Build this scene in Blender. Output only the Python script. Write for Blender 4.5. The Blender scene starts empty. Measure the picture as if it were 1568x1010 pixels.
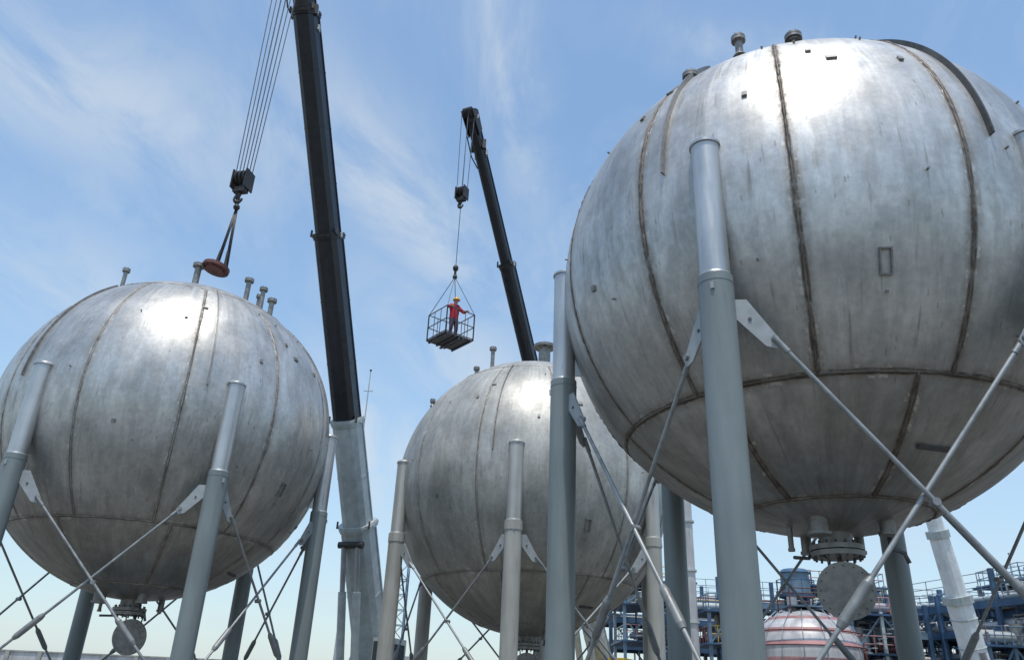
import bpy, math, random
from mathutils import Vector, Matrix, noise
random.seed(7)
D=math.radians
S=bpy.context.scene
S.view_settings.view_transform='Standard'
S.view_settings.look='None'
S.view_settings.exposure=0
COL=S.collection

# ------------------------------------------------------------ node helpers
class NT:
    def __init__(s,tree): s.t=tree
    def n(s,typ,**kw):
        nd=s.t.nodes.new(typ)
        for k,v in kw.items(): setattr(nd,k,v)
        return nd
    def l(s,a,b): s.t.links.new(a,b)
    def setin(s,sock,v):
        if hasattr(v,'is_linked') or hasattr(v,'links'): s.l(v,sock)
        else: sock.default_value=v
    def m(s,op,a,b=None,c=None,clamp=False):
        nd=s.n('ShaderNodeMath',operation=op); nd.use_clamp=clamp
        s.setin(nd.inputs[0],a)
        if b is not None: s.setin(nd.inputs[1],b)
        if c is not None: s.setin(nd.inputs[2],c)
        return nd.outputs[0]
    def ss(s,v,a,b,lo=0.0,hi=1.0):
        nd=s.n('ShaderNodeMapRange',interpolation_type='SMOOTHSTEP')
        s.setin(nd.inputs[0],v)
        nd.inputs[1].default_value=a; nd.inputs[2].default_value=b
        nd.inputs[3].default_value=lo; nd.inputs[4].default_value=hi
        return nd.outputs[0]
    def noise(s,vec,scale,detail=4,rough=.55,dist=0):
        nd=s.n('ShaderNodeTexNoise')
        if vec is not None: s.l(vec,nd.inputs['Vector'])
        nd.inputs['Scale'].default_value=scale; nd.inputs['Detail'].default_value=detail
        nd.inputs['Roughness'].default_value=rough; nd.inputs['Distortion'].default_value=dist
        return nd.outputs['Fac']
    def mix(s,f,a,b,blend='MIX'):
        nd=s.n('ShaderNodeMix',data_type='RGBA',blend_type=blend)
        s.setin(nd.inputs[0],f); s.setin(nd.inputs[6],a); s.setin(nd.inputs[7],b)
        return nd.outputs[2]
    def comb(s,x,y,z):
        nd=s.n('ShaderNodeCombineXYZ')
        s.setin(nd.inputs[0],x); s.setin(nd.inputs[1],y); s.setin(nd.inputs[2],z)
        return nd.outputs[0]
def c4(c): return (c[0],c[1],c[2],1)

def mat_new(name):
    m=bpy.data.materials.new(name); m.use_nodes=True
    m.node_tree.nodes.clear()
    nt=NT(m.node_tree)
    out=nt.n('ShaderNodeOutputMaterial'); b=nt.n('ShaderNodeBsdfPrincipled')
    nt.l(b.outputs[0],out.inputs[0])
    return m,nt,b

def simple(name,col,rough=.5,metal=0,var=.18,scale=6,rust=0.0,streak=False,bump=.0):
    m,nt,b=mat_new(name)
    tc=nt.n('ShaderNodeTexCoord')
    v=tc.outputs['Object']
    if streak:
        mp=nt.n('ShaderNodeMapping'); mp.inputs['Scale'].default_value=(1,1,.12); nt.l(v,mp.inputs[0]); v2=mp.outputs[0]
    else: v2=v
    n1=nt.noise(v2,scale,6,.6); n2=nt.noise(v,scale*.2,3)
    f=nt.m('MULTIPLY_ADD',n1,.6,nt.m('MULTIPLY',n2,.4))
    lo=tuple(max(0,x*(1-var*1.6)) for x in col); hi=tuple(min(1,x*(1+var)) for x in col)
    c=nt.mix(nt.ss(f,.3,.7),c4(lo),c4(hi))
    if rust>0:
        n3=nt.noise(v2,scale*1.7,8,.7)
        c=nt.mix(nt.m('MULTIPLY',nt.ss(n3,.6,.72),rust),c,(.13,.06,.03,1))
    nt.l(c,b.inputs['Base Color'])
    nt.l(nt.ss(n1,.2,.8,max(.05,rough-.1),min(1,rough+.12)),b.inputs['Roughness'])
    b.inputs['Metallic'].default_value=metal
    if bump:
        bp=nt.n('ShaderNodeBump'); bp.inputs['Strength'].default_value=bump; bp.inputs['Distance'].default_value=.01
        nt.l(n1,bp.inputs['Height']); nt.l(bp.outputs[0],b.inputs['Normal'])
    return m

def shell_mat(name,lon0,col,metal,rough,stain_low,R,seamk,sw=1.0):
    m,nt,b=mat_new(name)
    tc=nt.n('ShaderNodeTexCoord'); P=tc.outputs['Object']
    sp=nt.n('ShaderNodeSeparateXYZ'); nt.l(P,sp.inputs[0])
    x,y,z=sp.outputs
    lon=nt.m('MULTIPLY',nt.m('ARCTAN2',y,x),180/math.pi)
    zz=nt.m('DIVIDE',z,R)
    lat=nt.m('MULTIPLY',nt.m('ARCSINE',zz),180/math.pi)
    cl=nt.m('SQRT',nt.m('SUBTRACT',1.0,nt.m('MULTIPLY',zz,zz),clamp=True))
    wob=nt.m('MULTIPLY',nt.m('SUBTRACT',nt.noise(P,3.0,3),.5),.06)
    def seam(off,step):
        q=nt.m('ADD',nt.m('DIVIDE',nt.m('SUBTRACT',lon,off),step),100.5)
        fr=nt.m('SUBTRACT',nt.m('FRACT',q),.5)
        return nt.m('MULTIPLY',nt.m('MULTIPLY',nt.m('ABSOLUTE',fr),D(step)*R),cl), nt.m('FLOOR',q)
    dU,iU=seam(lon0+15,30); dL,iL=seam(lon0-8,45)
    up=nt.m('GREATER_THAN',lat,-41.4)
    d1=nt.m('ADD',nt.m('MULTIPLY',dU,up),nt.m('MULTIPLY',dL,nt.m('SUBTRACT',1.0,up)))
    cap=nt.m('ADD',nt.m('GREATER_THAN',lat,52.0),nt.m('LESS_THAN',lat,-70.0))
    d1=nt.m('ADD',d1,nt.m('MULTIPLY',cap,9.0))
    rr=R*math.pi/180
    r1=nt.m('MULTIPLY',nt.m('ABSOLUTE',nt.m('ADD',lat,41.4)),rr)
    r2=nt.m('MULTIPLY',nt.m('ABSOLUTE',nt.m('SUBTRACT',lat,52.0)),rr)
    r3=nt.m('MULTIPLY',nt.m('ABSOLUTE',nt.m('ADD',lat,70.0)),rr)
    d=nt.m('MINIMUM',nt.m('MINIMUM',d1,r1),nt.m('MINIMUM',r2,r3))
    d=nt.m('ABSOLUTE',nt.m('ADD',d,wob))
    sv=nt.comb(nt.m('MULTIPLY',lon,.35),nt.m('MULTIPLY',lat,.035),0.0)
    st=nt.noise(sv,1.3,6,.62)
    sv2=nt.comb(nt.m('MULTIPLY',lon,.06),nt.m('MULTIPLY',lat,.03),3.0)
    st2=nt.noise(sv2,1.5,4,.5,.4)
    bl=nt.noise(P,.75,6,.6); fine=nt.noise(P,9,5,.65)
    sv4=nt.comb(nt.m('MULTIPLY',lon,.17),nt.m('MULTIPLY',lat,.07),11.0)
    mot=nt.noise(sv4,1.6,5,.65,.3)
    wn=nt.n('ShaderNodeTexWhiteNoise',noise_dimensions='2D')
    nt.l(nt.comb(nt.m('MULTIPLY_ADD',iU,up,nt.m('MULTIPLY',iL,nt.m('SUBTRACT',1.3,up))),up,0.0),wn.inputs['Vector'])
    plate=wn.outputs['Value']
    val=nt.m('MULTIPLY',nt.ss(st,.25,.75,.90,1.07),nt.ss(bl,.3,.7,.80,1.08))
    val=nt.m('MULTIPLY',val,nt.ss(plate,0,1,.88,1.06))
    val=nt.m('MULTIPLY',val,nt.ss(fine,.3,.75,.88,1.06))
    val=nt.m('MULTIPLY',val,nt.ss(st2,.3,.7,.90,1.05))
    val=nt.m('MULTIPLY',val,nt.ss(mot,.36,.62,.86,1.07))
    cn=nt.n('ShaderNodeVectorMath',operation='SCALE'); cn.inputs[0].default_value=col; nt.l(val,cn.inputs['Scale'])
    c=cn.outputs[0]
    sv3=nt.comb(nt.m('MULTIPLY',lon,.9),nt.m('MULTIPLY',lat,.06),7.0)
    run=nt.m('MULTIPLY',nt.ss(nt.noise(sv3,1.2,3,.5),.58,.72),nt.ss(nt.noise(P,1.1,3),.42,.60))
    c=nt.mix(nt.m('MULTIPLY',run,.5*stain_low),c,(.17,.15,.12,1))
    vo=nt.n('ShaderNodeTexVoronoi'); nt.l(nt.comb(nt.m('MULTIPLY',lon,.55),nt.m('MULTIPLY',lat,.17),0.0),vo.inputs['Vector']); vo.inputs['Scale'].default_value=1.0
    dash=nt.m('MULTIPLY',nt.m('LESS_THAN',vo.outputs['Distance'],.12),nt.ss(nt.noise(P,1.3,2),.46,.54))
    c=nt.mix(nt.m('MULTIPLY',dash,.4),c,(.16,.15,.13,1))
    low_tone=nt.m('MULTIPLY',nt.ss(lat,-5,-60),nt.ss(nt.noise(P,1.7,5,.6),.3,.7,.5,.95))
    c=nt.mix(nt.m('MULTIPLY',low_tone,stain_low*.5),c,(.17,.16,.14,1))  # shell colour darkens from just below the equator downwards, broken up by noise
    nz=nt.noise(P,6,6,.7)
    wide=nt.m('MULTIPLY',nt.ss(d,.17*sw,.04),nt.ss(nz,.36,.62,.25,1.0))
    thin=nt.ss(d,.055*sw,.025*sw)
    c=nt.mix(nt.m('MULTIPLY',wide,.55*seamk),c,(.21,.18,.14,1))
    c=nt.mix(nt.m('MULTIPLY',nt.m('MULTIPLY',thin,nt.ss(nt.noise(P,5,5,.7),.36,.58,.4,1.0)),.75*seamk),c,(.085,.06,.042,1))
    fl=nt.m('MULTIPLY',nt.m('MULTIPLY',nt.ss(d,.12,.08),nt.ss(d,.04,.06)),nt.ss(nt.noise(P,4,5,.7),.55,.63))
    c=nt.mix(nt.m('MULTIPLY',fl,.5),c,(.74,.72,.67,1))
    nt.l(c,b.inputs['Base Color'])
    b.inputs['Metallic'].default_value=metal
    ro=nt.m('ADD',nt.ss(st,.25,.75,rough-.04,rough+.05),nt.m('MULTIPLY',wide,.2))
    ro=nt.m('ADD',ro,nt.ss(bl,.3,.7,-.04,.05))
    ro=nt.m('ADD',ro,nt.ss(mot,.36,.62,.05,-.04))
    nt.l(ro,b.inputs['Roughness'])
    h=nt.m('ADD',nt.m('MULTIPLY',nt.noise(P,.9,2,.4),.020),nt.m('MULTIPLY',fine,.0020))
    h=nt.m('ADD',h,nt.m('MULTIPLY',nt.ss(d,.35,.0),-.006))
    h=nt.m('ADD',h,nt.m('MULTIPLY',nt.ss(d,.03,.012),.010))
    bp=nt.n('ShaderNodeBump'); bp.inputs['Strength'].default_value=1; bp.inputs['Distance'].default_value=1.0
    nt.l(h,bp.inputs['Height']); nt.l(bp.outputs[0],b.inputs['Normal'])
    return m

# ------------------------------------------------------------ mesh builder
def frame(d):
    d=Vector(d).normalized()
    a=Vector((0,0,1)) if abs(d.z)<.95 else Vector((1,0,0))
    u=d.cross(a).normalized(); v=u.cross(d).normalized()
    return d,u,v
class MB:
    def __init__(s,name): s.name=name; s.V=[]; s.F=[]; s.M=[]; s.S=[]; s.mats=[]
    def mi(s,m):
        if m not in s.mats: s.mats.append(m)
        return s.mats.index(m)
    def face(s,idx,m,sm=False): s.F.append(idx); s.M.append(s.mi(m)); s.S.append(sm)
    def tube(s,p,q,r,m,r2=None,seg=16,caps=True):
        p=Vector(p); q=Vector(q); r2=r if r2 is None else r2
        d,u,v=frame(q-p); b=len(s.V)
        cs=[u*math.cos(2*math.pi*i/seg)+v*math.sin(2*math.pi*i/seg) for i in range(seg)]
        s.V+= [p+c*r for c in cs]+[q+c*r2 for c in cs]
        for i in range(seg):
            j=(i+1)%seg; s.face([b+i,b+j,b+seg+j,b+seg+i],m,True)
        if caps:
            b2=len(s.V); s.V+=[p+c*r for c in cs]+[q+c*r2 for c in cs]
            if r>1e-5: s.face([b2+i for i in range(seg)][::-1],m)
            if r2>1e-5: s.face([b2+seg+i for i in range(seg)],m)
    def path(s,pts,r,m,seg=8):
        pts=[Vector(p) for p in pts]
        n=len(pts); b=len(s.V)
        rr=r if isinstance(r,(list,tuple)) else [r]*n
        d0,u,v=frame(pts[1]-pts[0])
        for k,p in enumerate(pts):
            d=(pts[min(k+1,n-1)]-pts[max(k-1,0)]).normalized()
            u=(u-d*u.dot(d)).normalized(); v=d.cross(u)
            s.V+=[p+(u*math.cos(2*math.pi*i/seg)+v*math.sin(2*math.pi*i/seg))*rr[k] for i in range(seg)]
        for k in range(n-1):
            for i in range(seg):
                j=(i+1)%seg; s.face([b+k*seg+i,b+k*seg+j,b+(k+1)*seg+j,b+(k+1)*seg+i],m,True)
        s.face([b+i for i in range(seg)][::-1],m); s.face([b+(n-1)*seg+i for i in range(seg)],m)
    def box(s,c,sz,m,rot=None,bev=0):
        c=Vector(c); hx,hy,hz=[a/2 for a in sz]
        R=rot if rot else Matrix.Identity(3)
        b=len(s.V)
        for x in(-hx,hx):
            for y in(-hy,hy):
                for z in(-hz,hz): s.V.append(c+R@Vector((x,y,z)))
        for f in([0,1,3,2],[4,6,7,5],[0,4,5,1],[2,3,7,6],[0,2,6,4],[1,5,7,3]): s.face([b+i for i in f],m)
    def beam(s,p,q,w,h,m):
        p=Vector(p); q=Vector(q); d,u,v=frame(q-p)
        R=Matrix((u,d,v)).transposed()
        s.box((p+q)/2,(w,(q-p).length,h),m,R)
    def prof(s,p,q,prof,m,u,v,sc2=1,sm=False):
        p=Vector(p); q=Vector(q); b=len(s.V); n=len(prof)
        s.V+=[p+u*a+v*c for a,c in prof]+[q+u*a*sc2+v*c*sc2 for a,c in prof]
        for i in range(n):
            j=(i+1)%n; s.face([b+i,b+j,b+n+j,b+n+i],m,sm)
        s.face([b+i for i in range(n)][::-1],m); s.face([b+n+i for i in range(n)],m)
    def plate(s,pts,nrm,t,m):
        nrm=Vector(nrm).normalized()*t/2; b=len(s.V); n=len(pts)
        s.V+=[Vector(p)-nrm for p in pts]+[Vector(p)+nrm for p in pts]
        for i in range(n):
            j=(i+1)%n; s.face([b+i,b+j,b+n+j,b+n+i],m)
        s.face([b+i for i in range(n)][::-1],m); s.face([b+n+i for i in range(n)],m)
    def sphere(s,c,r,m,seg=24,rings=12,sc=(1,1,1),lo=-90,hi=90,rot=None):
        c=Vector(c); b=len(s.V); R=rot if rot else Matrix.Identity(3)
        for k in range(rings+1):
            a=D(lo+(hi-lo)*k/rings)
            for i in range(seg):
                t=2*math.pi*i/seg
                s.V.append(c+R@Vector((r*sc[0]*math.cos(a)*math.cos(t),r*sc[1]*math.cos(a)*math.sin(t),r*sc[2]*math.sin(a))))
        for k in range(rings):
            for i in range(seg):
                j=(i+1)%seg; s.face([b+k*seg+i,b+k*seg+j,b+(k+1)*seg+j,b+(k+1)*seg+i],m,True)
    def obj(s,parent=None,loc=None):
        me=bpy.data.meshes.new(s.name); me.from_pydata([tuple(v) for v in s.V],[],s.F)
        for m in s.mats: me.materials.append(m)
        me.polygons.foreach_set('material_index',s.M); me.polygons.foreach_set('use_smooth',s.S)
        me.validate(); me.update()
        o=bpy.data.objects.new(s.name,me); COL.objects.link(o)
        if parent: o.parent=parent
        if loc: o.location=loc
        return o
def empty(name,loc=(0,0,0)):
    e=bpy.data.objects.new(name,None); e.location=loc; COL.objects.link(e); return e

# ------------------------------------------------------------ materials
M_paint=simple('grey_column_paint',(.205,.235,.235),.45,0,.14,3,.3,True,.1)
M_stub=simple('silver_stub_paint',(.50,.50,.49),.38,.7,.14,5,.2,True,.15)
M_cream=simple('cream_column_paint',(.42,.41,.37),.5,.1,.14,4,.45,True,.1)
M_creamstub=simple('pale_stub_paint',(.48,.475,.44),.45,.4,.12,4,.3,True,.1)
M_rod=simple('rod_steel',(.30,.315,.32),.5,.3,.25,5,.3)
M_roddark=simple('rod_sleeve',(.25,.26,.26),.5,.3,.2,5,.5)
M_gus=simple('gusset_paint',(.33,.35,.355),.5,0,.15,5,.5)
M_noz=simple('nozzle_steel',(.27,.26,.245),.5,.5,.25,8,.6,False,.3)
M_bead=simple('weld_bead',(.17,.14,.115),.6,.3,.45,4,.5,False,.6)
M_beadl=simple('ground_weld_bead',(.33,.31,.28),.5,.5,.5,4,.4,False,.6)
M_dark=simple('dark_strip_steel',(.10,.10,.10),.55,.3,.3,8,.4)
M_black=simple('black_boom_paint',(.014,.016,.022),.34,0,.3,3)
M_lgrey=simple('light_boom_paint',(.42,.455,.45),.4,0,.14,3,.35)
M_white=simple('white_boom_paint',(.74,.75,.74),.4,0,.1,3,.2)
M_rope=simple('wire_rope',(.13,.14,.16),.5,.5,.2,20)
M_hook=simple('hook_block_steel',(.045,.042,.040),.5,.3,.4,8,.3)
M_redbrown=simple('red_primer',(.13,.045,.035),.6,0,.4,10,.4,False,.4)
M_yellow=simple('yellow_paint',(.62,.38,.03),.4,0,.15,5,.2)
M_tyre=simple('tyre_rubber',(.025,.025,.025),.85,0,.2,8)
M_glass=simple('cab_glass',(.03,.04,.05),.08,0,.1,2)
M_blue=simple('hazed_blue_steel_paint',(.05,.11,.20),.5,0,.35,1,.35)  # blue paled and greyed to put distance haze into the colour
M_bluel=simple('pale_blue_paint',(.16,.24,.32),.5,0,.3,1,.3)
M_pipe=simple('pipe_cladding',(.40,.41,.42),.4,.5,.2,1,.2)
M_pink=simple('faded_pink_band_paint',(.45,.22,.21),.5,0,.2,2,.2)
M_wtank=simple('pale_grey_tank_paint',(.50,.485,.48),.4,.1,.25,2,.4,True)
M_conc=simple('concrete',(.34,.33,.30),.85,0,.2,2,0,False,.3)
M_red=simple('red_jacket_cloth',(.55,.025,.05),.8,0,.25,15,0,False,.4)
M_trous=simple('dark_trouser_cloth',(.07,.045,.07),.85,0,.25,15,0,False,.4)
M_skin=simple('skin',(.42,.24,.16),.55,0,.1,10)
M_helmet=simple('yellow_helmet',(.75,.42,.02),.3,0,.05,5)
M_boot=simple('boot_leather',(.03,.025,.02),.6,0,.2,10)
M_cage=simple('cage_steel',(.09,.085,.09),.55,.2,.3,8,.5)

# ------------------------------------------------------------ spherical tanks
R0=4.6
def tank(center,ang0,kind,nozzles,disc_off=(0,0)):
    C=Vector(center); top=empty('spherical_storage_tank',C)
    silver=kind!='cream'
    if kind=='right': sm=shell_mat('silver_shell_paint',ang0,(.565,.555,.535),.60,.43,1.0,R0,1.2,1.15)
    elif kind=='left': sm=shell_mat('silver_shell_paint_b',ang0,(.535,.525,.50),.60,.41,.95,R0,.85,.95)
    else: sm=shell_mat('weathered_cream_shell_paint',ang0,(.49,.478,.435),.32,.46,.75,R0,.55,.9)
    sh=MB('shell'); sh.sphere((0,0,0),R0,sm,160,96); sh.obj(top)
    def P(lon,lat,r=R0): return Vector((math.cos(D(lat))*math.cos(D(lon)),math.cos(D(lat))*math.sin(D(lon)),math.sin(D(lat))))*r
    w=MB('weld_seams'); mb=M_bead if kind=='right' else M_beadl
    rnd=random.Random(3)
    def bead(f,n,r):
        w.path([f(i/n)*(1+rnd.uniform(-.0012,.0008)) for i in range(n+1)],[r*rnd.uniform(.4,1.4) for i in range(n+1)],mb,6)
    br=.020 if kind=='right' else .014
    for k in range(12):
        lo=ang0+15+30*k; bead(lambda t:P(lo,-41.4+93.4*t),110,br)
    for k in range(8):
        lo=ang0-8+45*k; bead(lambda t:P(lo,-70+28.6*t),34,br)
    for la in(-41.4,52,-70): bead(lambda t:P(360*t,la),220,br)
    w.obj(top)
    st=MB('support_ribs')
    for k in range(6):
        lo=ang0-9+60*k
        if kind=='cream' and k%2: continue
        pts=[P(lo,3+49*i/30,R0+.02) for i in range(31)]
        hgt=.13 if kind=='right' else .085
        for i in range(30):
            a,b2=pts[i],pts[i+1]; n=(a+b2).normalized(); t=n.cross(b2-a).normalized()
            Rm=Matrix((t,(b2-a).normalized(),n)).transposed()
            st.box((a+b2)/2,(.03,(b2-a).length*1.01,hgt),M_dark if (kind=='right' and k%3==1) else M_noz,Rm)
    def patchframe(lon,lat,w_,h_,t=.022,m=M_noz,fill=False):
        n=P(lon,lat,1); e=Vector((-math.sin(D(lon)),math.cos(D(lon)),0)); u=n.cross(e)
        Rm=Matrix((e,u,n)).transposed(); c=n*(R0+.012)
        if fill: st.box(c,(w_,h_,.05),m,Rm)
        else:
            for sx in(-1,1): st.box(c+e*sx*w_/2,(t,h_+t,.06),m,Rm)
            for sy in(-1,1): st.box(c+u*sy*h_/2,(w_-t-.004,t,.06),m,Rm)
    patchframe(ang0+29,-22.6,.15,.36)
    patchframe(ang0+150,-20,.15,.36)
    for a,b2 in((8,17),(22,30),(40,24),(-20,28),(-33,-12),(63,-30)):
        patchframe(ang0+a,b2,.08,.10,.02,M_noz,True)
    for a,b2,ww,hh in((49,-56,.55,.07),(26,25,.16,.10),(-14,35,.14,.06)):
        patchframe(ang0+a,b2,ww,hh,.02,M_dark if b2<0 else M_noz,True)
    for i in range(16):
        lon=ang0+rnd.uniform(-60,110); la=rnd.uniform(-35,48)
        n=P(lon,la,1); st.tube(n*(R0-.01),n*(R0+.05),.018,M_noz,seg=8)
    st.obj(top)
    zt=.40; zb=-C.z; zj=-1.84
    ml,mu=(M_paint,M_stub) if silver else (M_cream,M_creamstub)
    bases=[]
    for k in range(6):
        a=D(ang0+60*k); e=Vector((math.cos(a),math.sin(a),0)); b2=e*R0; bases.append(b2)
        c=MB('support_column_%d'%(k+1))
        c.tube(b2+Vector((0,0,zj)),b2+Vector((0,0,zt)),.215,mu,seg=40,caps=False)
        c.tube(b2+Vector((0,0,zt)),b2+Vector((0,0,zt+.045)),.238,mu,seg=40)
        c.sphere(b2+Vector((0,0,zt+.045)),.215,mu,40,6,(1,1,.35),0,90)
        c.tube(b2+Vector((0,0,zj-.02)),b2+Vector((0,0,zj+.02)),.232,mu,.219,seg=40)
        c.tube(b2+Vector((0,0,zb+.55)),b2+Vector((0,0,zj-.02)),.245,ml,seg=40)
        c.tube(b2+Vector((0,0,zb+.5)),b2+Vector((0,0,zb+.55)),.45,ml,seg=32)
        if not silver: c.tube(b2+Vector((0,0,zj-.28)),b2+Vector((0,0,zj-.02)),.262,M_cream,seg=40)
        else: c.tube(b2+Vector((0,0,zj-.14)),b2+Vector((0,0,zj-.12)),.250,ml,seg=40)
        tn=Vector((-e.y,e.x,0))
        inn=b2-e*.14
        c.plate([inn+tn*.02+Vector((0,0,-1.75)),inn-e*.38+Vector((0,0,-1.75)),inn-e*.02+Vector((0,0,-.2))],tn,.03,mu)
        c.box(b2+Vector((0,0,zb+.25)),(1.3,1.3,.5),M_conc,Matrix.Rotation(a,3,'Z'))
        c.box(b2+e*.25+tn*.05+Vector((0,0,zj-.25)),(.03,.05,.10),M_gus,Matrix.Rotation(a,3,'Z'))
        c.obj(top)
    br=MB('cross_bracing')
    for k in range(6):
        A=bases[k]; B=bases[(k+1)%6]; ch=(B-A).normalized(); nrm=ch.cross(Vector((0,0,1)))
        zg=-2.2
        up=[]; lw=[]
        for X,s_ in((A,1),(B,-1)):
            d=ch*s_
            o=X+d*.24
            q=[o+Vector((0,0,zg)),o+d*.16+Vector((0,0,zg)),o+d*.56+Vector((0,0,zg-.62)),o+d*.50+Vector((0,0,zg-.74)),o+d*.36+Vector((0,0,zg-.70)),o+Vector((0,0,zg-.30))]
            br.plate(q,nrm,.03,M_gus)
            at=X+d*.72+Vector((0,0,zg-.60)); up.append((at,d))
            br.tube(at-nrm*.06,at+nrm*.06,.045,M_roddark,seg=12)
            b3=X+d*.42+Vector((0,0,zg-.30)); br.tube(b3-nrm*.03,b3+nrm*.03,.025,M_dark,seg=10)
            zl=zb+1.55
            q=[o+Vector((0,0,zl-.35)),o+d*.35+Vector((0,0,zl+.1)),o+d*.40+Vector((0,0,zl+.25)),o+d*.25+Vector((0,0,zl+.30)),o+Vector((0,0,zl+.25))]
            br.plate(q,nrm,.03,M_gus); lw.append((X+d*.55+Vector((0,0,zl+.2)),d))
        mid=None
        for i,off in((0,.035),(1,-.035)):
            p=up[i][0]+nrm*off; q=lw[1-i][0]+nrm*off
            br.tube(p,q,.031,M_rod,seg=10)
            L=(q-p)
            br.tube(p-L.normalized()*.02,p+L.normalized()*.25,.042,M_rod,seg=10)
            br.tube(p+L*.72,p+L*.72+L.normalized()*.55,.068,M_roddark,seg=14)
            br.tube(p+L*.72-L.normalized()*.08,p+L*.72,.045,M_roddark,.068,seg=14)
            br.tube(p+L*.72+L.normalized()*.55,p+L*.72+L.normalized()*.63,.068,M_roddark,.045,seg=14)
            if i==0: mid=(p+q)/2
        br.tube(mid-nrm*.10,mid+nrm*.04,.05,M_roddark,seg=12)
    br.obj(top)
    f=MB('nozzles_and_manways')
    for (x,y,h,r) in nozzles:
        x-=C.x; y-=C.y
        zs=math.sqrt(R0**2-x*x-y*y)-.05
        f.tube((x,y,zs),(x,y,zs+h),r,M_noz,seg=16)
        f.tube((x,y,zs+h-.03),(x,y,zs+h+.02),r*1.85,M_noz,seg=20)
        f.tube((x,y,zs+h+.03),(x,y,zs+h+.07),r*1.85,M_noz,seg=20)
        for i in range(8):
            t=i*math.pi/4; f.tube((x+math.cos(t)*r*1.5,y+math.sin(t)*r*1.5,zs+h-.06),(x+math.cos(t)*r*1.5,y+math.sin(t)*r*1.5,zs+h+.10),r*.14,M_dark,seg=6)
        f.tube((x,y,zs+.02),(x,y,zs+.09),r*1.8,M_noz,r*1.1,seg=16)
    f.obj(top)
    g=MB('bottom_manway')
    zb2=-R0
    g.tube((0,0,zb2-.30),(0,0,zb2+.15),.27,M_noz,seg=32)
    for z_,rr in((-.24,.43),(-.34,.43)): g.tube((0,0,zb2+z_-.04),(0,0,zb2+z_+.04),rr,M_noz,seg=36)
    for i in range(16):
        t=i*math.pi/8; g.tube((math.cos(t)*.37,math.sin(t)*.37,zb2-.43),(math.cos(t)*.37,math.sin(t)*.37,zb2-.14),.02,M_dark,seg=6)
    for x,y,h,r in((-.54,-.7,.26,.15),(.57,-.7,.22,.12),(-.78,-.05,.40,.045),(.62,.5,.3,.08),(-.2,.8,.3,.09)):
        zs=-math.sqrt(R0**2-x*x-y*y)+.06
        g.tube((x,y,zs),(x,y,zs-h),r,M_noz,seg=24)
        g.tube((x,y,zs-h-.05),(x,y,zs-h),r*1.25,M_noz,seg=24)
    g.path([(.57,-.7,zb2-.15),(.57,-.7,zb2-.32),(.75,-.75,zb2-.40),(.8,-.76,zb2-.55)],.035,M_dark,8)
    g.path([(-.3,.2,zb2-.2),(-.45,.1,zb2-.40),(-.75,-.05,zb2-.42)],.03,M_dark,8)
    ox,oy=disc_off; dc=Vector((ox,oy,zb2-.93)); n=Vector((-.25-C.x*.02,-1,-.12)).normalized()
    g.tube(dc-n*.03,dc+n*.03,.45,M_noz,seg=44)
    g.tube(dc+n*.03,dc+n*.04,.30,M_noz,seg=36)
    _,uu,vv=frame(n)
    for i in range(16):
        t=i*math.pi/8; q=dc+(uu*math.cos(t)+vv*math.sin(t))*.385
        g.tube(q-n*.034,q+n*.034,.016,M_dark,seg=8)
    g.path([dc+Vector((.0,.04,.36)),dc+Vector((.0,.12,.55)),(ox*.5,oy*.5,zb2-.36)],.04,M_dark,8)
    g.path([dc+Vector((.2,.04,.3)),dc+Vector((.22,.05,.5)),(.3,-.1,zb2-.36)],.02,M_dark,8)
    g.path([dc+Vector((-.2,.04,.3)),dc+Vector((-.22,.05,.5)),(-.3,-.1,zb2-.36)],.02,M_dark,8)
    g.obj(top)
    return top

tank((5.59,13.31,8.89),-127,'right',[(3.94,10.8,.42,.07),(4.72,10.25,.11,.08),(3.06,11.0,.08,.08),(7.3,15,.6,.1)],(-.02,-.2))
tank((-9.97,22.54,8.13),-50,'left',[(-10.07,22.0,.95,.10),(-11.76,21,.75,.06),(-8.57,22.5,.95,.08),(-8.05,22.5,.85,.07),(-7.68,22.4,.6,.08),(-8.3,22.9,.7,.05)],(.25,-.2))
tank((.93,26.94,7.95),-98,'cream',[(-.65,26,.8,.07),(-1.2,26,.25,.06),(1.25,26.8,.95,.22),(-2.6,25.4,.2,.05)],(0,-.2))

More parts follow.
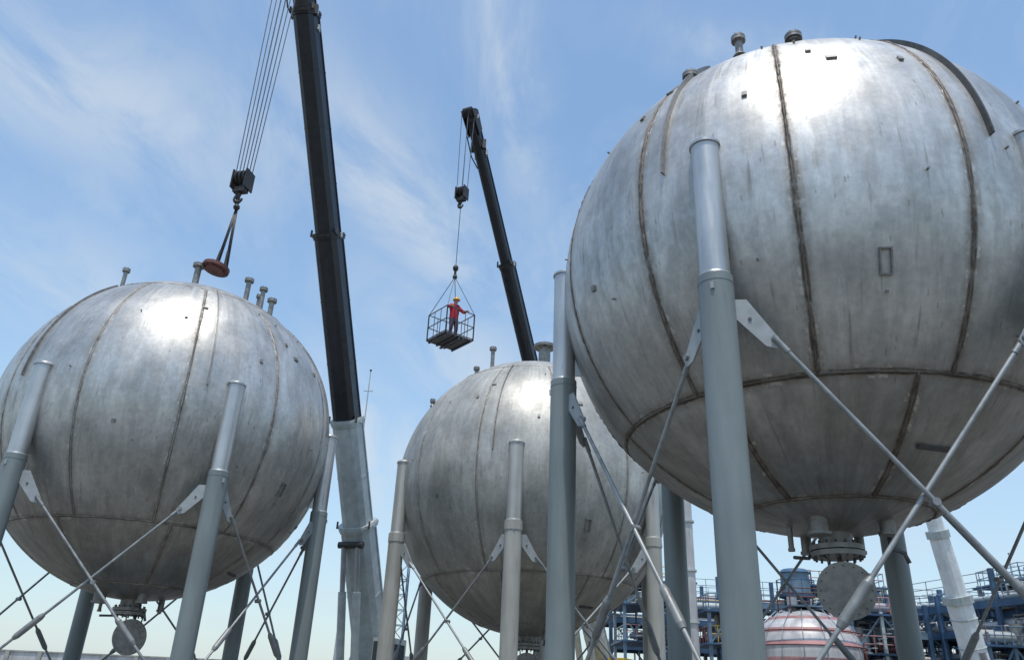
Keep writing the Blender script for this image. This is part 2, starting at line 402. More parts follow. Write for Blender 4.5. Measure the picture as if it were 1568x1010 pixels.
# ------------------------------------------------------------ cranes
def boom_profile(w,h):
    return [(-w*.5,h*.42),(-w*.42,h*.5),(w*.42,h*.5),(w*.5,h*.42),(w*.5,-h*.2),(w*.36,-h*.42),(w*.18,-h*.5),(-w*.18,-h*.5),(-w*.36,-h*.42),(-w*.5,-h*.2)]
def crane(base,tip,secs,hook_z,rope_n,tail_drop,jib_w,bodymat,ropeoff=(0,0)):
    base=Vector(base); tip=Vector(tip); d=(tip-base).normalized(); L=(tip-base).length
    top=empty('mobile_crane',(base.x,base.y,0)); O=Vector((base.x,base.y,0))
    u=d.cross(Vector((0,0,1))).normalized(); v=u.cross(d)
    hd=Vector((d.x,d.y,0)).normalized()
    b=MB('telescopic_boom')
    for i,(s0,s1,w,h,m) in enumerate(secs):
        p=base+d*L*s0-O; q=base+d*L*s1-O
        b.prof(p,q,boom_profile(w,h),m,u,v)
        b.prof(q-d*.05,q+d*.22,boom_profile(w*1.08,h*1.08),m,u,v)
        b.prof(q+d*.05,q+d*.16,boom_profile(w*1.13,h*1.12),M_lgrey if m is not M_black else M_hook,u,v)
        for sx in(-1,1):
            b.box(q+u*sx*w*.56+v*h*.1+d*.1,(.10,.10,.22),M_lgrey)
            b.box(q+u*sx*w*.56-v*h*.25+d*.25,(.07,.07,.3),M_hook)
            b.tube(p+u*sx*(w*.5+.02)+v*h*.3,q+u*sx*(w*.5+.02)+v*h*.3,.018,m,seg=6)
        n=int((s1-s0)*L/2.2)
        for k in range(1,n):
            c=p+(q-p)*k/n
            b.prof(c-d*.03,c+d*.03,boom_profile(w*1.02,h*1.02),m,u,v)
    w,h=secs[-1][2],secs[-1][3]
    t=tip-O
    b.prof(t-d*.1,t+d*.5,boom_profile(w*1.1,h*1.2),M_hook,u,v,.9)
    for sx in(-1,-.35,.35,1):
        c=t+d*.35-v*h*.45+u*sx*w*.33
        b.tube(c-u*.035,c+u*.035,h*.45,M_hook,seg=24)
    for sx in(-1,1):
        c=t+d*.1+v*h*.45+u*sx*w*.3
        b.tube(c-u*.035,c+u*.035,h*.3,M_hook,seg=20)
        b.plate([t-d*h*1.4+u*sx*w*.56-v*h*.4,t+d*h*.9+u*sx*w*.56-v*h*.7,t+d*h*.8+u*sx*w*.56+v*h*.5,t-d*h*.9+u*sx*w*.56+v*h*.4],u,.04,M_hook)
        b.box(t-d*h*2.2+u*sx*w*.62,(.16,.16,.5),M_hook); b.box(t-d*h*3.0+u*sx*w*.58+v*h*.2,(.10,.22,.25),M_lgrey)
    b.path([t-d*2.2+u*w*.6,t-d*1.6+u*w*.95,t-d*.6+u*w*.9,t+u*w*.6],.03,M_hook,6)
    b.obj(top)
    r=MB('hoist_ropes_and_hook_block')
    hp=Vector((t-v*h*.45+d*.35)); hx=Vector((hp.x+ropeoff[0],hp.y+ropeoff[1],hook_z))
    for i in range(rope_n):
        f_=(i-(rope_n-1)/2)/max(1,rope_n-1)
        g_=(i%2-.5)
        r.tube(hp+u*f_*w*1.05+hd*g_*h*.5,hx+u*f_*jib_w*.9+hd*g_*.25+Vector((0,0,.35)),.017,M_rope,seg=6,caps=False)
    r.tube(t+v*h*.75+d*.1,base-O+v*secs[0][3]*.7,.014,M_rope,seg=6)
    for sx in(-.5,.5):
        r.box(hx+u*sx*jib_w,(.05,jib_w*1.0,jib_w*1.4),M_hook,Matrix((u,hd,Vector((0,0,1)))).transposed())
    for sx in(-.3,0,.3):
        r.tube(hx+u*sx*jib_w-u*.04+Vector((0,0,.12)),hx+u*sx*jib_w+u*.04+Vector((0,0,.12)),jib_w*.52,M_hook,seg=20)
    r.box(hx-Vector((0,0,jib_w*.75)),(jib_w*.9,jib_w*.5,jib_w*.35),M_hook,Matrix((u,hd,Vector((0,0,1)))).transposed())
    z0=hx.z-jib_w*.9
    k=jib_w*.6
    c=Vector((hx.x,hx.y,z0-k*.9))
    pts=[Vector((hx.x,hx.y,z0)),Vector((hx.x,hx.y,z0-k*.35))]
    for i in range(10):
        a=D(90-30*i); pts.append(c+u*math.cos(a)*k*.42*(1 if i else 0)+Vector((0,0,math.sin(a)*k*.45)))
    r.path(pts,[jib_w*.13]*3+[jib_w*.15]*6+[jib_w*.08]*3,M_hook,10)
    r.obj(top)
    c=MB('carrier_and_cab'); s=(M_lgrey if bodymat is None else bodymat)
    side=u
    Rz=Matrix((side,hd,Vector((0,0,1)))).transposed()
    def W(x,y,z): return side*x+hd*y+Vector((0,0,z))
    c.box(W(0,-.5,1.25),(2.6,13,.55),s,Rz)
    c.box(W(0,5.3,1.95),(2.5,1.9,.85),s,Rz); c.box(W(0,5.9,2.1),(2.3,.9,.5),M_glass,Rz)
    for y in(-5.5,-4.1,-2.4,2.6,4.1,5.4):
        for x in(-1,1):
            c.tube(W(x*1.30,y,.58),W(x*.85,y,.58),.58,M_tyre,seg=24); c.tube(W(x*1.32,y,.58),W(x*1.28,y,.58),.3,s,seg=16)
    c.tube(W(0,0,1.5),W(0,0,1.85),.95,M_hook,seg=32)
    c.box(W(0,-.6,2.05),(2.2,5.2,.4),s,Rz)
    c.box(W(0,-2.6,2.65),(2.5,1.3,.8),s,Rz)
    for x in(-.62,.62): c.plate([W(x,-1.4,2.2),W(x,1.2,2.2),W(x,.5,3.1),W(x,-.3,3.3)],side,.08,s)
    c.box(W(-1.35,1.3,2.85),(.85,1.6,1.45),s,Rz); c.box(W(-1.35,2.0,3.0),(.75,.35,.85),M_glass,Rz); c.box(W(-1.79,1.3,3.0),(.04,1.1,.7),M_glass,Rz)
    for y in(-4.6,3.4):
        for x in(-1,1):
            c.box(W(x*2.1,y,1.1),(1.9,.35,.3),s,Rz); c.tube(W(x*3,y,.08),W(x*3,y,1.3),.09,M_roddark,seg=12); c.tube(W(x*3,y,0.01),W(x*3,y,.1),.32,M_hook,seg=16)
    cb=base-O
    q=cb+d*L*secs[0][1]*.92-v*secs[0][3]*.55
    p=W(0,2.3,2.25)
    for x in(-.32,.32):
        c.tube(p+side*x,p+side*x+(q-p)*.62,.17,M_lgrey,seg=20); c.tube(p+side*x+(q-p)*.62,q+side*x,.11,M_pipe,seg=16)
    c.tube(q-side*.55,q+side*.55,.14,M_hook,seg=12)
    c.obj(top)
    return top,Vector((hx.x,hx.y,0))+O,z0-k

c1,h1,hz1=crane((-5.5,37,2.8),(-9.22,22.6,28.0),
  [(0,.2,1.30,1.35,M_lgrey),(.2,.355,1.10,1.20,M_lgrey),(.355,.622,1.02,1.08,M_black),(.622,.93,.90,.98,M_black),(.93,1,.78,.86,M_hook)],17.0,8,0,.5,None)
ld=MB('slings_and_cover')
hx=Vector((h1.x,h1.y,15.95)); pc=Vector((h1.x-.22,h1.y,13.62))
Rt=Matrix.Rotation(D(9),3,'Y')@Matrix.Rotation(D(-6),3,'X')
nz=Rt@Vector((0,0,1))
ld.tube(pc-nz*.06,pc+nz*.05,.43,M_redbrown,seg=36)
ld.tube(pc+nz*.05,pc+nz*.13,.33,M_redbrown,.26,seg=32)
ld.tube(pc-nz*.12,pc-nz*.06,.30,M_redbrown,seg=32)
for i in range(12):
    t=i*math.pi/6; q=pc+Rt@Vector((math.cos(t)*.37,math.sin(t)*.37,0)); ld.tube(q-nz*.08,q+nz*.08,.025,M_dark,seg=6)
for sx in(-.05,.26):
    for off in(0,.06):
        e=pc+Rt@Vector((sx,0,.14)); ld.path([e+Vector((off,0,0)),(e+hx)/2+Vector((off*.7,0,0)),hx+Vector((off*.5,0,0))],.03,M_hook,8)
    e=pc+Rt@Vector((sx,0,.12)); ld.tube(e-Vector((.0,.05,0)),e+Vector((0,.05,0)),.08,M_hook,seg=12)
    e2=e.lerp(hx,.25); ld.tube(e,e2,.06,M_hook,.04,seg=10)
ld.tube(hx+Vector((0,0,-.1)),hx+Vector((0,0,.55)),.05,M_hook,seg=8); ld.sphere(hx,.11,M_hook,12,8)
ldo=ld.obj(); ldo.name='hanging_manway_cover'

c2,h2,hz2=crane((5.7,45.2,2.7),(-2.28,28.9,25.7),
  [(0,.25,1.0,1.1,M_lgrey),(.25,.55,.82,.9,M_black),(.55,.76,.66,.72,M_black),(.76,1,.50,.54,M_black)],21.35,4,0,.42,M_yellow)

# ------------------------------------------------------------ man basket
bx,by,bz=h2.x,h2.y,14.3
BR=D(38)
bk=empty('crane_man_basket',(bx,by,bz)); bk.rotation_euler=(0,0,BR)
g=MB('cage_frame')
hw=.66; hh=1.14
g.box((0,0,0),(2*hw,2*hw,.05),M_cage)
for i in range(4): g.box((-hw+.1+i*(2*hw-.2)/3,0,-.055),(.06,2*hw,.06),M_cage)
g.box((0,0,-.11),(.1,2*hw,.05),M_cage)
for z_ in(.06,.58,hh):
    for a,b2 in(((-hw,-hw),(hw,-hw)),((hw,-hw),(hw,hw)),((hw,hw),(-hw,hw)),((-hw,hw),(-hw,-hw))):
        g.tube((a[0],a[1],z_),(b2[0],b2[1],z_),.02,M_cage,seg=8)
for i in range(4):
    t=-hw+i*2*hw/3
    for a in((t,-hw),(t,hw),(-hw,t),(hw,t)):
        g.tube((a[0],a[1],0),(a[0],a[1],hh),.015 if abs(t)<hw*.9 else .028,M_cage,seg=8)
g.obj(bk)
g=MB('sling_ropes')
apex=Vector((0,0,2.9))
for x in(-hw,hw):
    for y in(-hw,hw): g.tube((x,y,hh),apex,.015,M_rope,seg=6)
g.sphere(apex,.10,M_hook,12,8); g.tube(apex,apex+Vector((0,0,.35)),.07,M_hook,.04,seg=10)
g.tube(apex+Vector((0,0,.3)),apex+Vector((0,0,21.35-bz-2.9-.55)),.016,M_rope,seg=6)
g.sphere(apex+Vector((0,0,.42)),.12,M_hook,12,8,(1,1,1.3))
g.obj(bk)

# ------------------------------------------------------------ worker
wk=empty('construction_worker',(bx,by,bz+.03)); wk.rotation_euler=(0,0,BR)
J={'pel':(0,0,.93),'sp':(0,-.02,1.15),'ch':(0,-.04,1.36),'nk':(0,-.06,1.50),'hd':(0,-.09,1.60),
 'hl':(-.10,0,.90),'kl':(-.12,-.05,.50),'al':(-.13,.02,.10),'tl':(-.15,-.16,.05),
 'hr':(.10,0,.90),'kr':(.13,-.04,.50),'ar':(.15,.03,.10),'tr':(.18,-.15,.05),
 'sl':(-.19,-.04,1.43),'el':(-.40,-.17,1.25),'wl':(-.43,-.40,1.20),'ml':(-.43,-.46,1.19),
 'sr':(.19,-.04,1.43),'er':(.36,-.19,1.21),'wr':(.33,-.41,1.20),'mr':(.33,-.47,1.19)}
oy=-.15
E=[('pel','sp'),('sp','ch'),('ch','nk'),('nk','hd'),('pel','hl'),('hl','kl'),('kl','al'),('al','tl'),('pel','hr'),('hr','kr'),('kr','ar'),('ar','tr'),
   ('ch','sl'),('sl','el'),('el','wl'),('wl','ml'),('ch','sr'),('sr','er'),('er','wr'),('wr','mr')]
RAD={'pel':(.18,.14),'sp':(.18,.14),'ch':(.20,.145),'nk':(.06,.06),'hd':(.05,.05),'hl':(.12,.12),'hr':(.12,.12),'kl':(.085,.085),'kr':(.085,.085),'al':(.06,.06),'ar':(.06,.06),'tl':(.045,.035),'tr':(.045,.035),
 'sl':(.095,.095),'sr':(.095,.095),'el':(.068,.068),'er':(.068,.068),'wl':(.042,.042),'wr':(.042,.042),'ml':(.042,.022),'mr':(.042,.022)}
keys=list(J); me=bpy.data.meshes.new('b'); me.from_pydata([(J[k][0],J[k][1]+oy,J[k][2]) for k in keys],[(keys.index(a),keys.index(b2)) for a,b2 in E],[])
tmp=bpy.data.objects.new('tmpbody',me); COL.objects.link(tmp)
md=tmp.modifiers.new('skin','SKIN')
for i,k in enumerate(keys):
    me.skin_vertices[0].data[i].radius=RAD[k]
    me.skin_vertices[0].data[i].use_root=(k=='pel')
sb=tmp.modifiers.new('s','SUBSURF'); sb.levels=2
dg=bpy.context.evaluated_depsgraph_get(); dg.update()
bm=bpy.data.meshes.new_from_object(tmp.evaluated_get(dg)); bpy.data.objects.remove(tmp)
bm.materials.clear()
for m in(M_red,M_trous,M_skin,M_boot): bm.materials.append(m)
for p in bm.polygons:
    c=p.center; p.use_smooth=True
    if c.z<.12: k=3
    elif c.z<.90: k=1
    elif c.z>1.50 and abs(c.x)<.12: k=2
    elif c.y<-.40+oy and abs(c.x)>.2: k=2
    else: k=0
    p.material_index=k
ob=bpy.data.objects.new('body',bm); COL.objects.link(ob); ob.parent=wk
h=MB('head_and_helmet')
hc=Vector((0,-.10+oy,1.67))
h.sphere(hc,.105,M_skin,24,16,(.78,.95,1.15))
h.sphere(hc+Vector((0,-.105,-.01)),.018,M_skin,10,8,(.8,1.2,1.5))
for sx in(-1,1):
    h.sphere(hc+Vector((sx*.084,.01,0)),.026,M_skin,10,8,(.4,.8,1.2))
    h.sphere(hc+Vector((sx*.033,-.088,.015)),.012,M_boot,8,6)
h.sphere(hc+Vector((0,-.088,-.055)),.02,M_redbrown,8,6,(1.2,.4,.35))
h.sphere(hc+Vector((0,.02,.0)),.108,M_boot,20,10,(.8,.9,1.1),-20,60)
h.sphere(hc+Vector((0,0,.03)),.130,M_helmet,28,10,(.95,1.1,1.05),0,90)
h.tube(hc+Vector((0,-.015,.025)),hc+Vector((0,-.015,.037)),.155,M_helmet,.14,seg=28)
h.box(hc+Vector((0,0,.165)),(.03,.16,.015),M_helmet)
h.obj(wk)
h=MB('hands')
for mx in(-.43,.33):
    for i in range(4):
        x=mx-.036+i*.024; L=(.9,1,.97,.82)[i]
        y0=-.46+oy; z0=1.195
        h.path([(x,y0,z0),(x,y0-.045*L,z0+.002),(x,y0-.085*L,z0-.02),(x,y0-.08*L,z0-.055),(x,y0-.05,z0-.080)],[.010,.010,.009,.009,.007],M_skin,8)
    s_=1 if mx<0 else -1
    h.path([(mx+s_*.03,-.42+oy,1.185),(mx+s_*.055,-.455+oy,1.160),(mx+s_*.05,-.48+oy,1.125)],[.013,.011,.009],M_skin,8)
h.obj(wk)
h=MB('safety_harness_straps')
for sx in(-1,1): h.path([(sx*.09,-.19+oy,1.02),(sx*.10,-.205+oy,1.25),(sx*.10,-.18+oy,1.47),(sx*.10,-.03+oy,1.54),(sx*.10,.11+oy,1.40),(sx*.09,.13+oy,1.05)],.014,M_boot,6)
h.obj(wk)

# ------------------------------------------------------------ white telescopic boom on the right
def lin(p,q,t): return Vector(p).lerp(Vector(q),t)
e=empty('telescopic_crane_boom',(22.2,38,0)); g=MB('boom_sections')
p=Vector((0,0,0)); q=Vector((-2.5,-2.0,10.7)); d=(q-p).normalized(); u=d.cross(Vector((0,1,0))).normalized(); v=u.cross(d)
g.prof(p,p+(q-p)*.58,boom_profile(.95,.95),M_white,u,v,.95)
g.prof(p+(q-p)*.58,p+(q-p)*.61,boom_profile(1.1,1.05),M_lgrey,u,v)
g.prof(p+(q-p)*.61,p+(q-p)*.84,boom_profile(.75,.75),M_white,u,v,.95)
g.prof(p+(q-p)*.84,p+(q-p)*.87,boom_profile(.85,.85),M_lgrey,u,v)
g.prof(p+(q-p)*.87,q,boom_profile(.6,.6),M_white,u,v)
for i in range(5):
    c=p+(q-p)*(.08+.11*i); g.prof(c-d*.02,c+d*.02,boom_profile(.98,.98),M_lgrey,u,v)
g.box((0,0,.35),(3.2,2.6,.7),M_lgrey); g.tube((0,-.6,.6),lin(p,q,.4)-v*.5,.14,M_pipe,seg=12)
g.obj(e)

# ------------------------------------------------------------ refinery background
def rack(origin,dirv,length,width,levels,bay,seed,pipes=True):
    rn=random.Random(seed); o=Vector(origin); dv=Vector(dirv).normalized(); sd=Vector((-dv.y,dv.x,0))
    top=empty('pipe_rack',o); g=MB('steel_frame'); pp=MB('pipes')
    n=int(length/bay)
    for i in range(n+1):
        for s_ in(-.5,.5):
            b=dv*bay*i+sd*width*s_; g.beam(b,b+Vector((0,0,levels[-1]+.8+rn.uniform(0,1.6))),.28,.28,M_blue)
        for z in levels: g.beam(dv*bay*i-sd*width*.5+Vector((0,0,z)),dv*bay*i+sd*width*.5+Vector((0,0,z)),.24,.35,M_blue)
        if i<n and i%2==0:
            for s_ in(-.5,.5):
                g.beam(dv*bay*i+sd*width*s_,dv*bay*(i+1)+sd*width*s_+Vector((0,0,levels[0])),.12,.12,M_bluel)
                g.beam(dv*bay*(i+1)+sd*width*s_+Vector((0,0,levels[0])),dv*bay*i+sd*width*s_+Vector((0,0,levels[-1])),.12,.12,M_bluel)
    for z in levels:
        for s_ in(-.5,.5): g.beam(sd*width*s_+Vector((0,0,z-.02)),dv*length+sd*width*s_+Vector((0,0,z-.02)),.2,.42,M_blue if rn.random()<.6 else M_bluel)
        w=-width*.46
        while w<width*.46:
            r=rn.choice((.06,.08,.11,.16,.22)); m=rn.choice((M_pipe,M_pipe,M_wtank,M_bluel,M_lgrey,M_noz,M_redbrown))
            pp.tube(sd*w+Vector((0,0,z+.2+r)),dv*length+sd*w+Vector((0,0,z+.2+r)),r,m,seg=10); w+=r*2+.12
            for _ in range(2):
                a=rn.uniform(.05,.92)*length; hh_=rn.uniform(.5,1.5)
                pp.path([dv*a+sd*w+Vector((0,0,z+.3)),dv*a+sd*w+Vector((0,0,z+hh_)),dv*(a+1.5)+sd*w+Vector((0,0,z+hh_)),dv*(a+1.5)+sd*w+Vector((0,0,z+.3))],.07,m,8)
            a=rn.uniform(.05,.95)*length; pp.tube(dv*a+sd*w+Vector((0,0,z)),dv*a+sd*w+Vector((0,0,max(0,z-rn.uniform(1.5,5)))),.07,m,seg=8)
    for s_ in(-.5,.5):
        for hz_ in(.9,1.4,1.9): g.tube(sd*width*s_+Vector((0,0,levels[-1]+hz_)),dv*length+sd*width*s_+Vector((0,0,levels[-1]+hz_)),.025,M_bluel,seg=6)
        k=0
        while k<length: g.tube(dv*k+sd*width*s_+Vector((0,0,levels[-1]+.3)),dv*k+sd*width*s_+Vector((0,0,levels[-1]+1.9)),.025,M_bluel,seg=6); k+=1.6
    g.obj(top); pp.obj(top); return top
rack((36,36,0),(-.22,1,0),46,4.6,(3.0,4.7,6.4,8.0),5,1)
rack((9,70,0),(1,.03,0),44,5,(3.6,5.6,7.6,9.2),4.5,2)
rack((21,58,0),(1,.0,0),32,4,(3.0,4.6,6.4),4,5)

def platform(loc,w,dp,levels,seed,name='process_structure'):
    rn=random.Random(seed); top=empty(name,loc); g=MB('frame_and_decks'); 
    for x in(-w/2,0,w/2):
        for y in(-dp/2,dp/2): g.beam((x,y,0),(x,y,levels[-1]+.2),.2,.2,M_bluel if rn.random()<.5 else M_lgrey)
    for z in levels:
        g.box((0,0,z),(w+.6,dp+.6,.12),M_blue)
        for a,b2 in(((-w/2,-dp/2),(w/2,-dp/2)),((-w/2,dp/2),(w/2,dp/2)),((-w/2,-dp/2),(-w/2,dp/2)),((w/2,-dp/2),(w/2,dp/2))):
            mm=rn.choice((M_yellow,M_bluel,M_pipe,M_pink))
            for hz_ in(.6,1.1): g.tube((a[0],a[1],z+hz_),(b2[0],b2[1],z+hz_),.035,mm,seg=6)
            n=6
            for i in range(n+1): c=lin((a[0],a[1],z),(b2[0],b2[1],z),i/n); g.tube(c,c+Vector((0,0,1.1)),.03,mm,seg=6)
        for k in range(6):
            x=rn.uniform(-w*.45,w*.45); r=rn.uniform(.15,.5); y=rn.uniform(-dp*.4,dp*.4)
            if rn.random()<.6:
                hh_=rn.uniform(.8,2.0); g.tube((x,y,z+.06),(x,y,z+hh_),r,rn.choice((M_pipe,M_wtank,M_bluel,M_noz)),seg=16)
                g.path([(x,y,z+hh_),(x,y,z+hh_+.3),(x+.8,y,z+hh_+.3),(x+.8,y,z+.1)],.07,M_noz,8)
            else: g.tube((x-.9,y,z+r+.2),(x+.9,y,z+r+.2),r,rn.choice((M_pipe,M_redbrown,M_lgrey)),seg=16)
    for i in range(len(levels)-1):
        g.beam((-w/2,-dp/2,levels[i]),(0,-dp/2,levels[i+1]),.1,.1,M_bluel); g.beam((0,-dp/2,levels[i+1]),(w/2,-dp/2,levels[i]),.1,.1,M_bluel)
        x=-w/2+.5
        for k in range(8):
            g.box((x+k*.35,-dp/2-.7,levels[i]+(levels[i+1]-levels[i])*k/8),(.3,.7,.05),M_lgrey)
    g.obj(top)
platform((11.5,62,0),5,5,(3,5.5,8,9.6),11)
platform((15.2,56,0),3,4,(3,5.2,7.2),21)
platform((25,56,0),4,4,(2.8,5,7.4),12)
platform((27,66,0),6,5,(3.2,6,8.8,10.4),15)
platform((30,50,0),3,3,(3,5.4),18)
platform((38,56,0),7,5,(3,5.6,8.2,10),13)
platform((46,60,0),7,5,(3,6,9.4,11),14)
e=empty('banded_process_vessel',(18.4,50,0)); g=MB('vessel')
g.tube((0,0,0),(0,0,4.6),3.1,M_wtank,seg=64,caps=False)
g.sphere((0,0,4.6),3.1,M_wtank,64,16,(1,1,.80),0,90)
for z,k in((1.2,1),(1.9,1),(2.6,1),(3.3,1),(4.0,1)): g.tube((0,0,z),(0,0,z+.28),3.13,M_pink,seg=64,caps=True)
for la in(10,28,48): 
    a=D(la); g.tube((0,0,4.6+3.1*.80*math.sin(a)-.10),(0,0,4.6+3.1*.80*math.sin(a)+.12),3.1*math.cos(a)+.08,M_pink,3.1*math.cos(a)-.02,seg=64)
for i in range(16):
    t=i*math.pi/8; g.path([(3.2*math.cos(t),3.2*math.sin(t),.2),(3.2*math.cos(t),3.2*math.sin(t),4.6),(2.75*math.cos(t),2.75*math.sin(t),6.0),(1.6*math.cos(t),1.6*math.sin(t),6.95)],.03,M_pipe,6)
for z,rr in((4.9,3.35),(5.7,3.15),(2.3,3.3)): g.path([(rr*math.cos(t*math.pi/24),rr*math.sin(t*math.pi/24),z) for t in range(49)],.04,M_redbrown,6)
g.tube((-.6,0,6.8),(-.6,0,7.8),.3,M_pipe,seg=16)
g.box((0,0,7.2),(2.2,2.2,.08),M_bluel)
for x in(-1.1,1.1):
    for y in(-1.1,1.1): g.tube((x,y,6.4),(x,y,8.2),.04,M_redbrown,seg=6)
for y in(-1.1,1.1):
    for z in(7.7,8.2): g.tube((-1.1,y,z),(1.1,y,z),.035,M_redbrown,seg=6)
g.path([(2.9,-1.4,0),(2.9,-1.4,4.6),(1.6,-.8,6.6),(0,0,7.1)],.10,M_redbrown,10)
g.obj(e)
e=empty('blue_storage_drum',(20.3,56,0)); g=MB('drum_on_stand')
g.tube((0,0,8.7),(0,0,10.1),.95,M_bluel,seg=32); g.tube((0,0,10.1),(0,0,10.35),1.1,M_blue,.8,seg=32); g.tube((0,0,8.5),(0,0,8.7),1.15,M_blue,seg=32)
for i in range(4):
    t=i*math.pi/2+.6; g.beam((1.0*math.cos(t),1.0*math.sin(t),0),(.9*math.cos(t),.9*math.sin(t),8.5),.18,.18,M_blue)
    t2=t+math.pi/2
    for z in(1,3,5): g.beam((math.cos(t),math.sin(t),z),(math.cos(t2),math.sin(t2),z+2),.09,.09,M_bluel)
for i in range(12):
    t=i*math.pi/6; g.tube((1.25*math.cos(t),1.25*math.sin(t),8.6),(1.25*math.cos(t),1.25*math.sin(t),9.6),.025,M_blue,seg=6)
g.path([(1.25*math.cos(t*math.pi/12),1.25*math.sin(t*math.pi/12),9.6) for t in range(25)],.03,M_blue,6)
g.obj(e)
def mast(name,loc,h,r=.06):
    e=empty(name,loc); g=MB('mast'); g.tube((0,0,0),(0,0,h),r*1.6,M_lgrey,r*.5,seg=10)
    g.box((0,0,.15),(.6,.6,.3),M_conc)
    g.tube((-.3,0,h*.93),(.3,0,h*.93),r*.5,M_lgrey,seg=6); g.sphere((0,0,h),r*1.3,M_hook,8,6); g.obj(e)
mast('lightning_mast',(-9.15,48,0),20.6,.06)
mast('lightning_mast',(18.3,62,0),12.6,.05)
mast('lightning_mast',(33,60,0),12.0,.05)
mast('lightning_mast',(42,66,0),14.0,.05)
e=empty('white_vent_stack',(11.6,50,0)); g=MB('stack'); g.tube((0,0,0),(0,0,14.0),.42,M_wtank,.36,seg=24); g.tube((0,0,14.0),(0,0,14.3),.5,M_lgrey,seg=24)
for z in(3,6,9,12): g.tube((0,0,z),(0,0,z+.12),.48,M_lgrey,seg=24)
g.obj(e)
e=empty('lattice_tower',(-6.1,50,0)); g=MB('lattice'); H=8.6; w=.42
for i in range(4):
    x=(-w,w,w,-w)[i]; y=(-w,-w,w,w)[i]; x2=(w,w,-w,-w)[i]; y2=(-w,w,w,-w)[i]
    g.beam((x,y,0),(x,y,H),.08,.08,M_bluel)
    for k in range(10):
        z0=k*H/10; g.beam((x,y,z0),(x2,y2,z0+H/10),.045,.045,M_bluel); g.beam((x,y,z0),(x2,y2,z0),.045,.045,M_bluel)
g.obj(e)
g=MB('boundary_wall'); 
g.box((-45,80,1.75),(80,.3,3.5),M_wtank)
for i in range(27): g.box((-84.6+i*3.0,79.8,1.8),(.4,.25,3.6),M_conc)
g.box((-45,80,3.56),(80.4,.5,.12),M_conc)
g.obj()

# ------------------------------------------------------------ ground
m,nt,b=mat_new('yard_asphalt_and_gravel')
tc=nt.n('ShaderNodeTexCoord'); P=tc.outputs['Object']
n1=nt.noise(P,.15,6,.6); n2=nt.noise(P,4,6,.7); n3=nt.noise(P,40,3,.7)
c=nt.mix(nt.ss(n1,.35,.65),(.125,.115,.10,1),(.19,.18,.16,1))
c=nt.mix(nt.m('MULTIPLY',nt.ss(n2,.35,.7),.5),c,(.10,.095,.085,1))
c=nt.mix(nt.m('MULTIPLY',nt.ss(n3,.45,.7),.4),c,(.22,.21,.19,1))
nt.l(c,b.inputs['Base Color']); b.inputs['Roughness'].default_value=.92
bp=nt.n('ShaderNodeBump'); bp.inputs['Strength'].default_value=.5; bp.inputs['Distance'].default_value=.03; nt.l(n3,bp.inputs['Height']); nt.l(bp.outputs[0],b.inputs['Normal'])
g=MB('ground'); g.V=[Vector(v) for v in((-2500,-2500,0),(2500,-2500,0),(2500,2500,0),(-2500,2500,0))]; g.face([0,1,2,3],m); g.obj()

# ------------------------------------------------------------ sky and sun
Lv=Vector((.0,-.27,.95)).normalized()
el=math.asin(Lv.z); az=math.atan2(Lv.x,Lv.y)
w=bpy.data.worlds.new('World'); S.world=w; w.use_nodes=True; w.node_tree.nodes.clear()
nt=NT(w.node_tree)
out=nt.n('ShaderNodeOutputWorld'); bg=nt.n('ShaderNodeBackground'); nt.l(bg.outputs[0],out.inputs[0])
sky=nt.n('ShaderNodeTexSky'); sky.sky_type='NISHITA'; sky.sun_disc=False
sky.sun_elevation=el; sky.sun_rotation=az; sky.air_density=1.2; sky.dust_density=.8; sky.ozone_density=2.0
tc=nt.n('ShaderNodeTexCoord'); sp=nt.n('ShaderNodeSeparateXYZ'); nt.l(tc.outputs['Generated'],sp.inputs[0])
x,y,z=sp.outputs
den=nt.m('ADD',nt.m('MAXIMUM',z,0.0),.18)
px=nt.m('DIVIDE',x,den); py=nt.m('DIVIDE',y,den)
pv=nt.comb(px,py,0.0)
mp=nt.n('ShaderNodeMapping'); mp.inputs['Rotation'].default_value=(0,0,D(-25)); mp.inputs['Scale'].default_value=(1.0,.5,1); nt.l(pv,mp.inputs[0])
a=nt.noise(mp.outputs[0],4.2,11,.64,.6)
b2=nt.noise(pv,1.1,4,.5,.3)
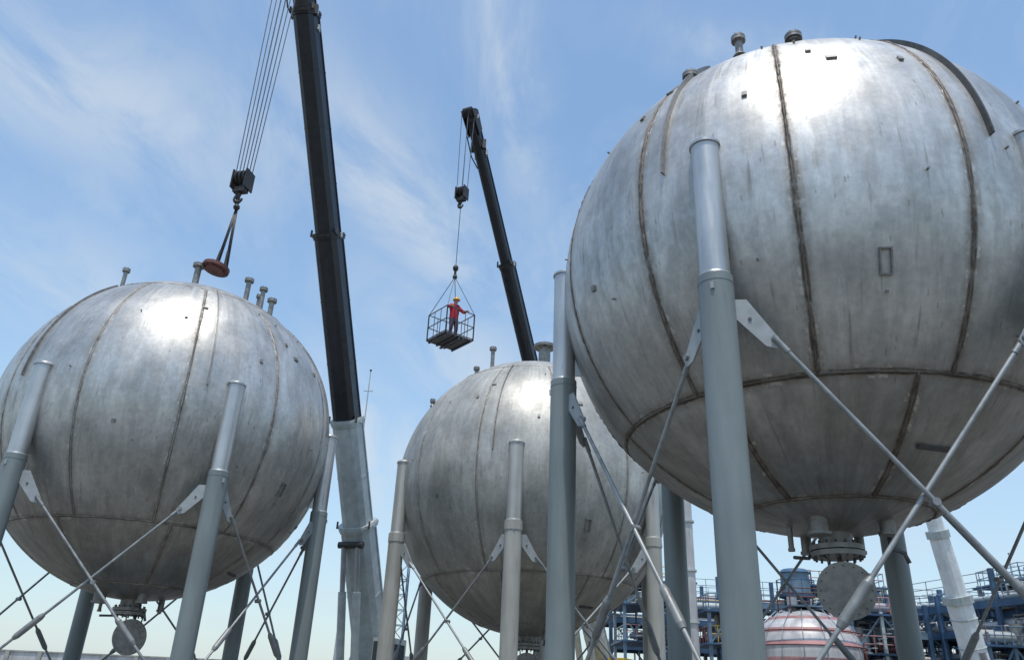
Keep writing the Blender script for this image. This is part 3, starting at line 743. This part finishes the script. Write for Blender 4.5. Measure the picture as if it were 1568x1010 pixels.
# drifting cirrus banks: (centre x, centre y, angle of long axis, half length, half width, density)
banks=[(-.19,1.12,64,.34,.11,1.0),(-.30,1.0,20,.16,.08,.8),(-.02,.86,80,.30,.05,.85),(-.62,.90,35,.40,.16,.8),(-.36,2.15,80,.5,.16,1.0),(-.10,1.65,60,.45,.16,.7),(.36,.80,10,.25,.05,.8),(-.75,1.5,60,.5,.2,.65),(.9,1.9,90,.8,.4,.5),(.3,-1.2,20,.9,.3,.6),(-1.2,-.4,70,.7,.25,.6)]
tot=None
for cx,cy,an,hl,hw_,de in banks:
    ca,sa=math.cos(D(an)),math.sin(D(an))
    dx=nt.m('SUBTRACT',px,cx); dy=nt.m('SUBTRACT',py,cy)
    p1=nt.m('DIVIDE',nt.m('ADD',nt.m('MULTIPLY',dx,ca),nt.m('MULTIPLY',dy,sa)),hl)
    p2=nt.m('DIVIDE',nt.m('SUBTRACT',nt.m('MULTIPLY',dy,ca),nt.m('MULTIPLY',dx,sa)),hw_)
    r2=nt.m('ADD',nt.m('MULTIPLY',p1,p1),nt.m('MULTIPLY',p2,p2))
    gsn=nt.m('MULTIPLY',nt.m('EXPONENT',nt.m('MULTIPLY',r2,-1.0)),de)
    tot=gsn if tot is None else nt.m('MAXIMUM',tot,gsn)
cl=nt.m('MULTIPLY',tot,nt.ss(a,.34,.62,.10,1.0))
cl2=nt.m('MULTIPLY',nt.ss(a,.42,.72),nt.ss(b2,.35,.65,.12,.5))
cl=nt.m('MAXIMUM',cl,cl2)
haze=nt.m('ADD',nt.ss(z,.50,.0,0,.55),.06)
skyc=nt.mix(1.0,sky.outputs[0],(1.24,1.36,1.34,1),'MULTIPLY')
col=nt.mix(haze,skyc,(3.5,4.2,5.1,1))
col=nt.mix(nt.m('MULTIPLY',cl,.78),col,(4.5,5.0,5.5,1))
nt.l(col,bg.inputs[0]); bg.inputs[1].default_value=.15
sd=bpy.data.lights.new('sun','SUN'); sd.energy=3.1; sd.angle=D(.53); sd.color=(1,.95,.88)
so=bpy.data.objects.new('sun',sd); COL.objects.link(so)
so.rotation_euler=(-Lv).to_track_quat('-Z','Y').to_euler(); so.location=(20,-20,60)

# ------------------------------------------------------------ camera
cd=bpy.data.cameras.new('camera'); cd.lens=27.55; cd.sensor_width=36; cd.clip_end=6000; cd.clip_start=.05
co=bpy.data.objects.new('camera',cd); COL.objects.link(co)
ya=Vector((-.0451,-.4222,.9052)); za=Vector((0,-.9063,-.4227))
za.normalize(); xa=ya.cross(za).normalized(); ya=za.cross(xa).normalized()
Mx=Matrix((xa,ya,za)).transposed().to_4x4(); Mx.translation=Vector((0,0,1.6))
co.matrix_world=Mx
S.camera=co
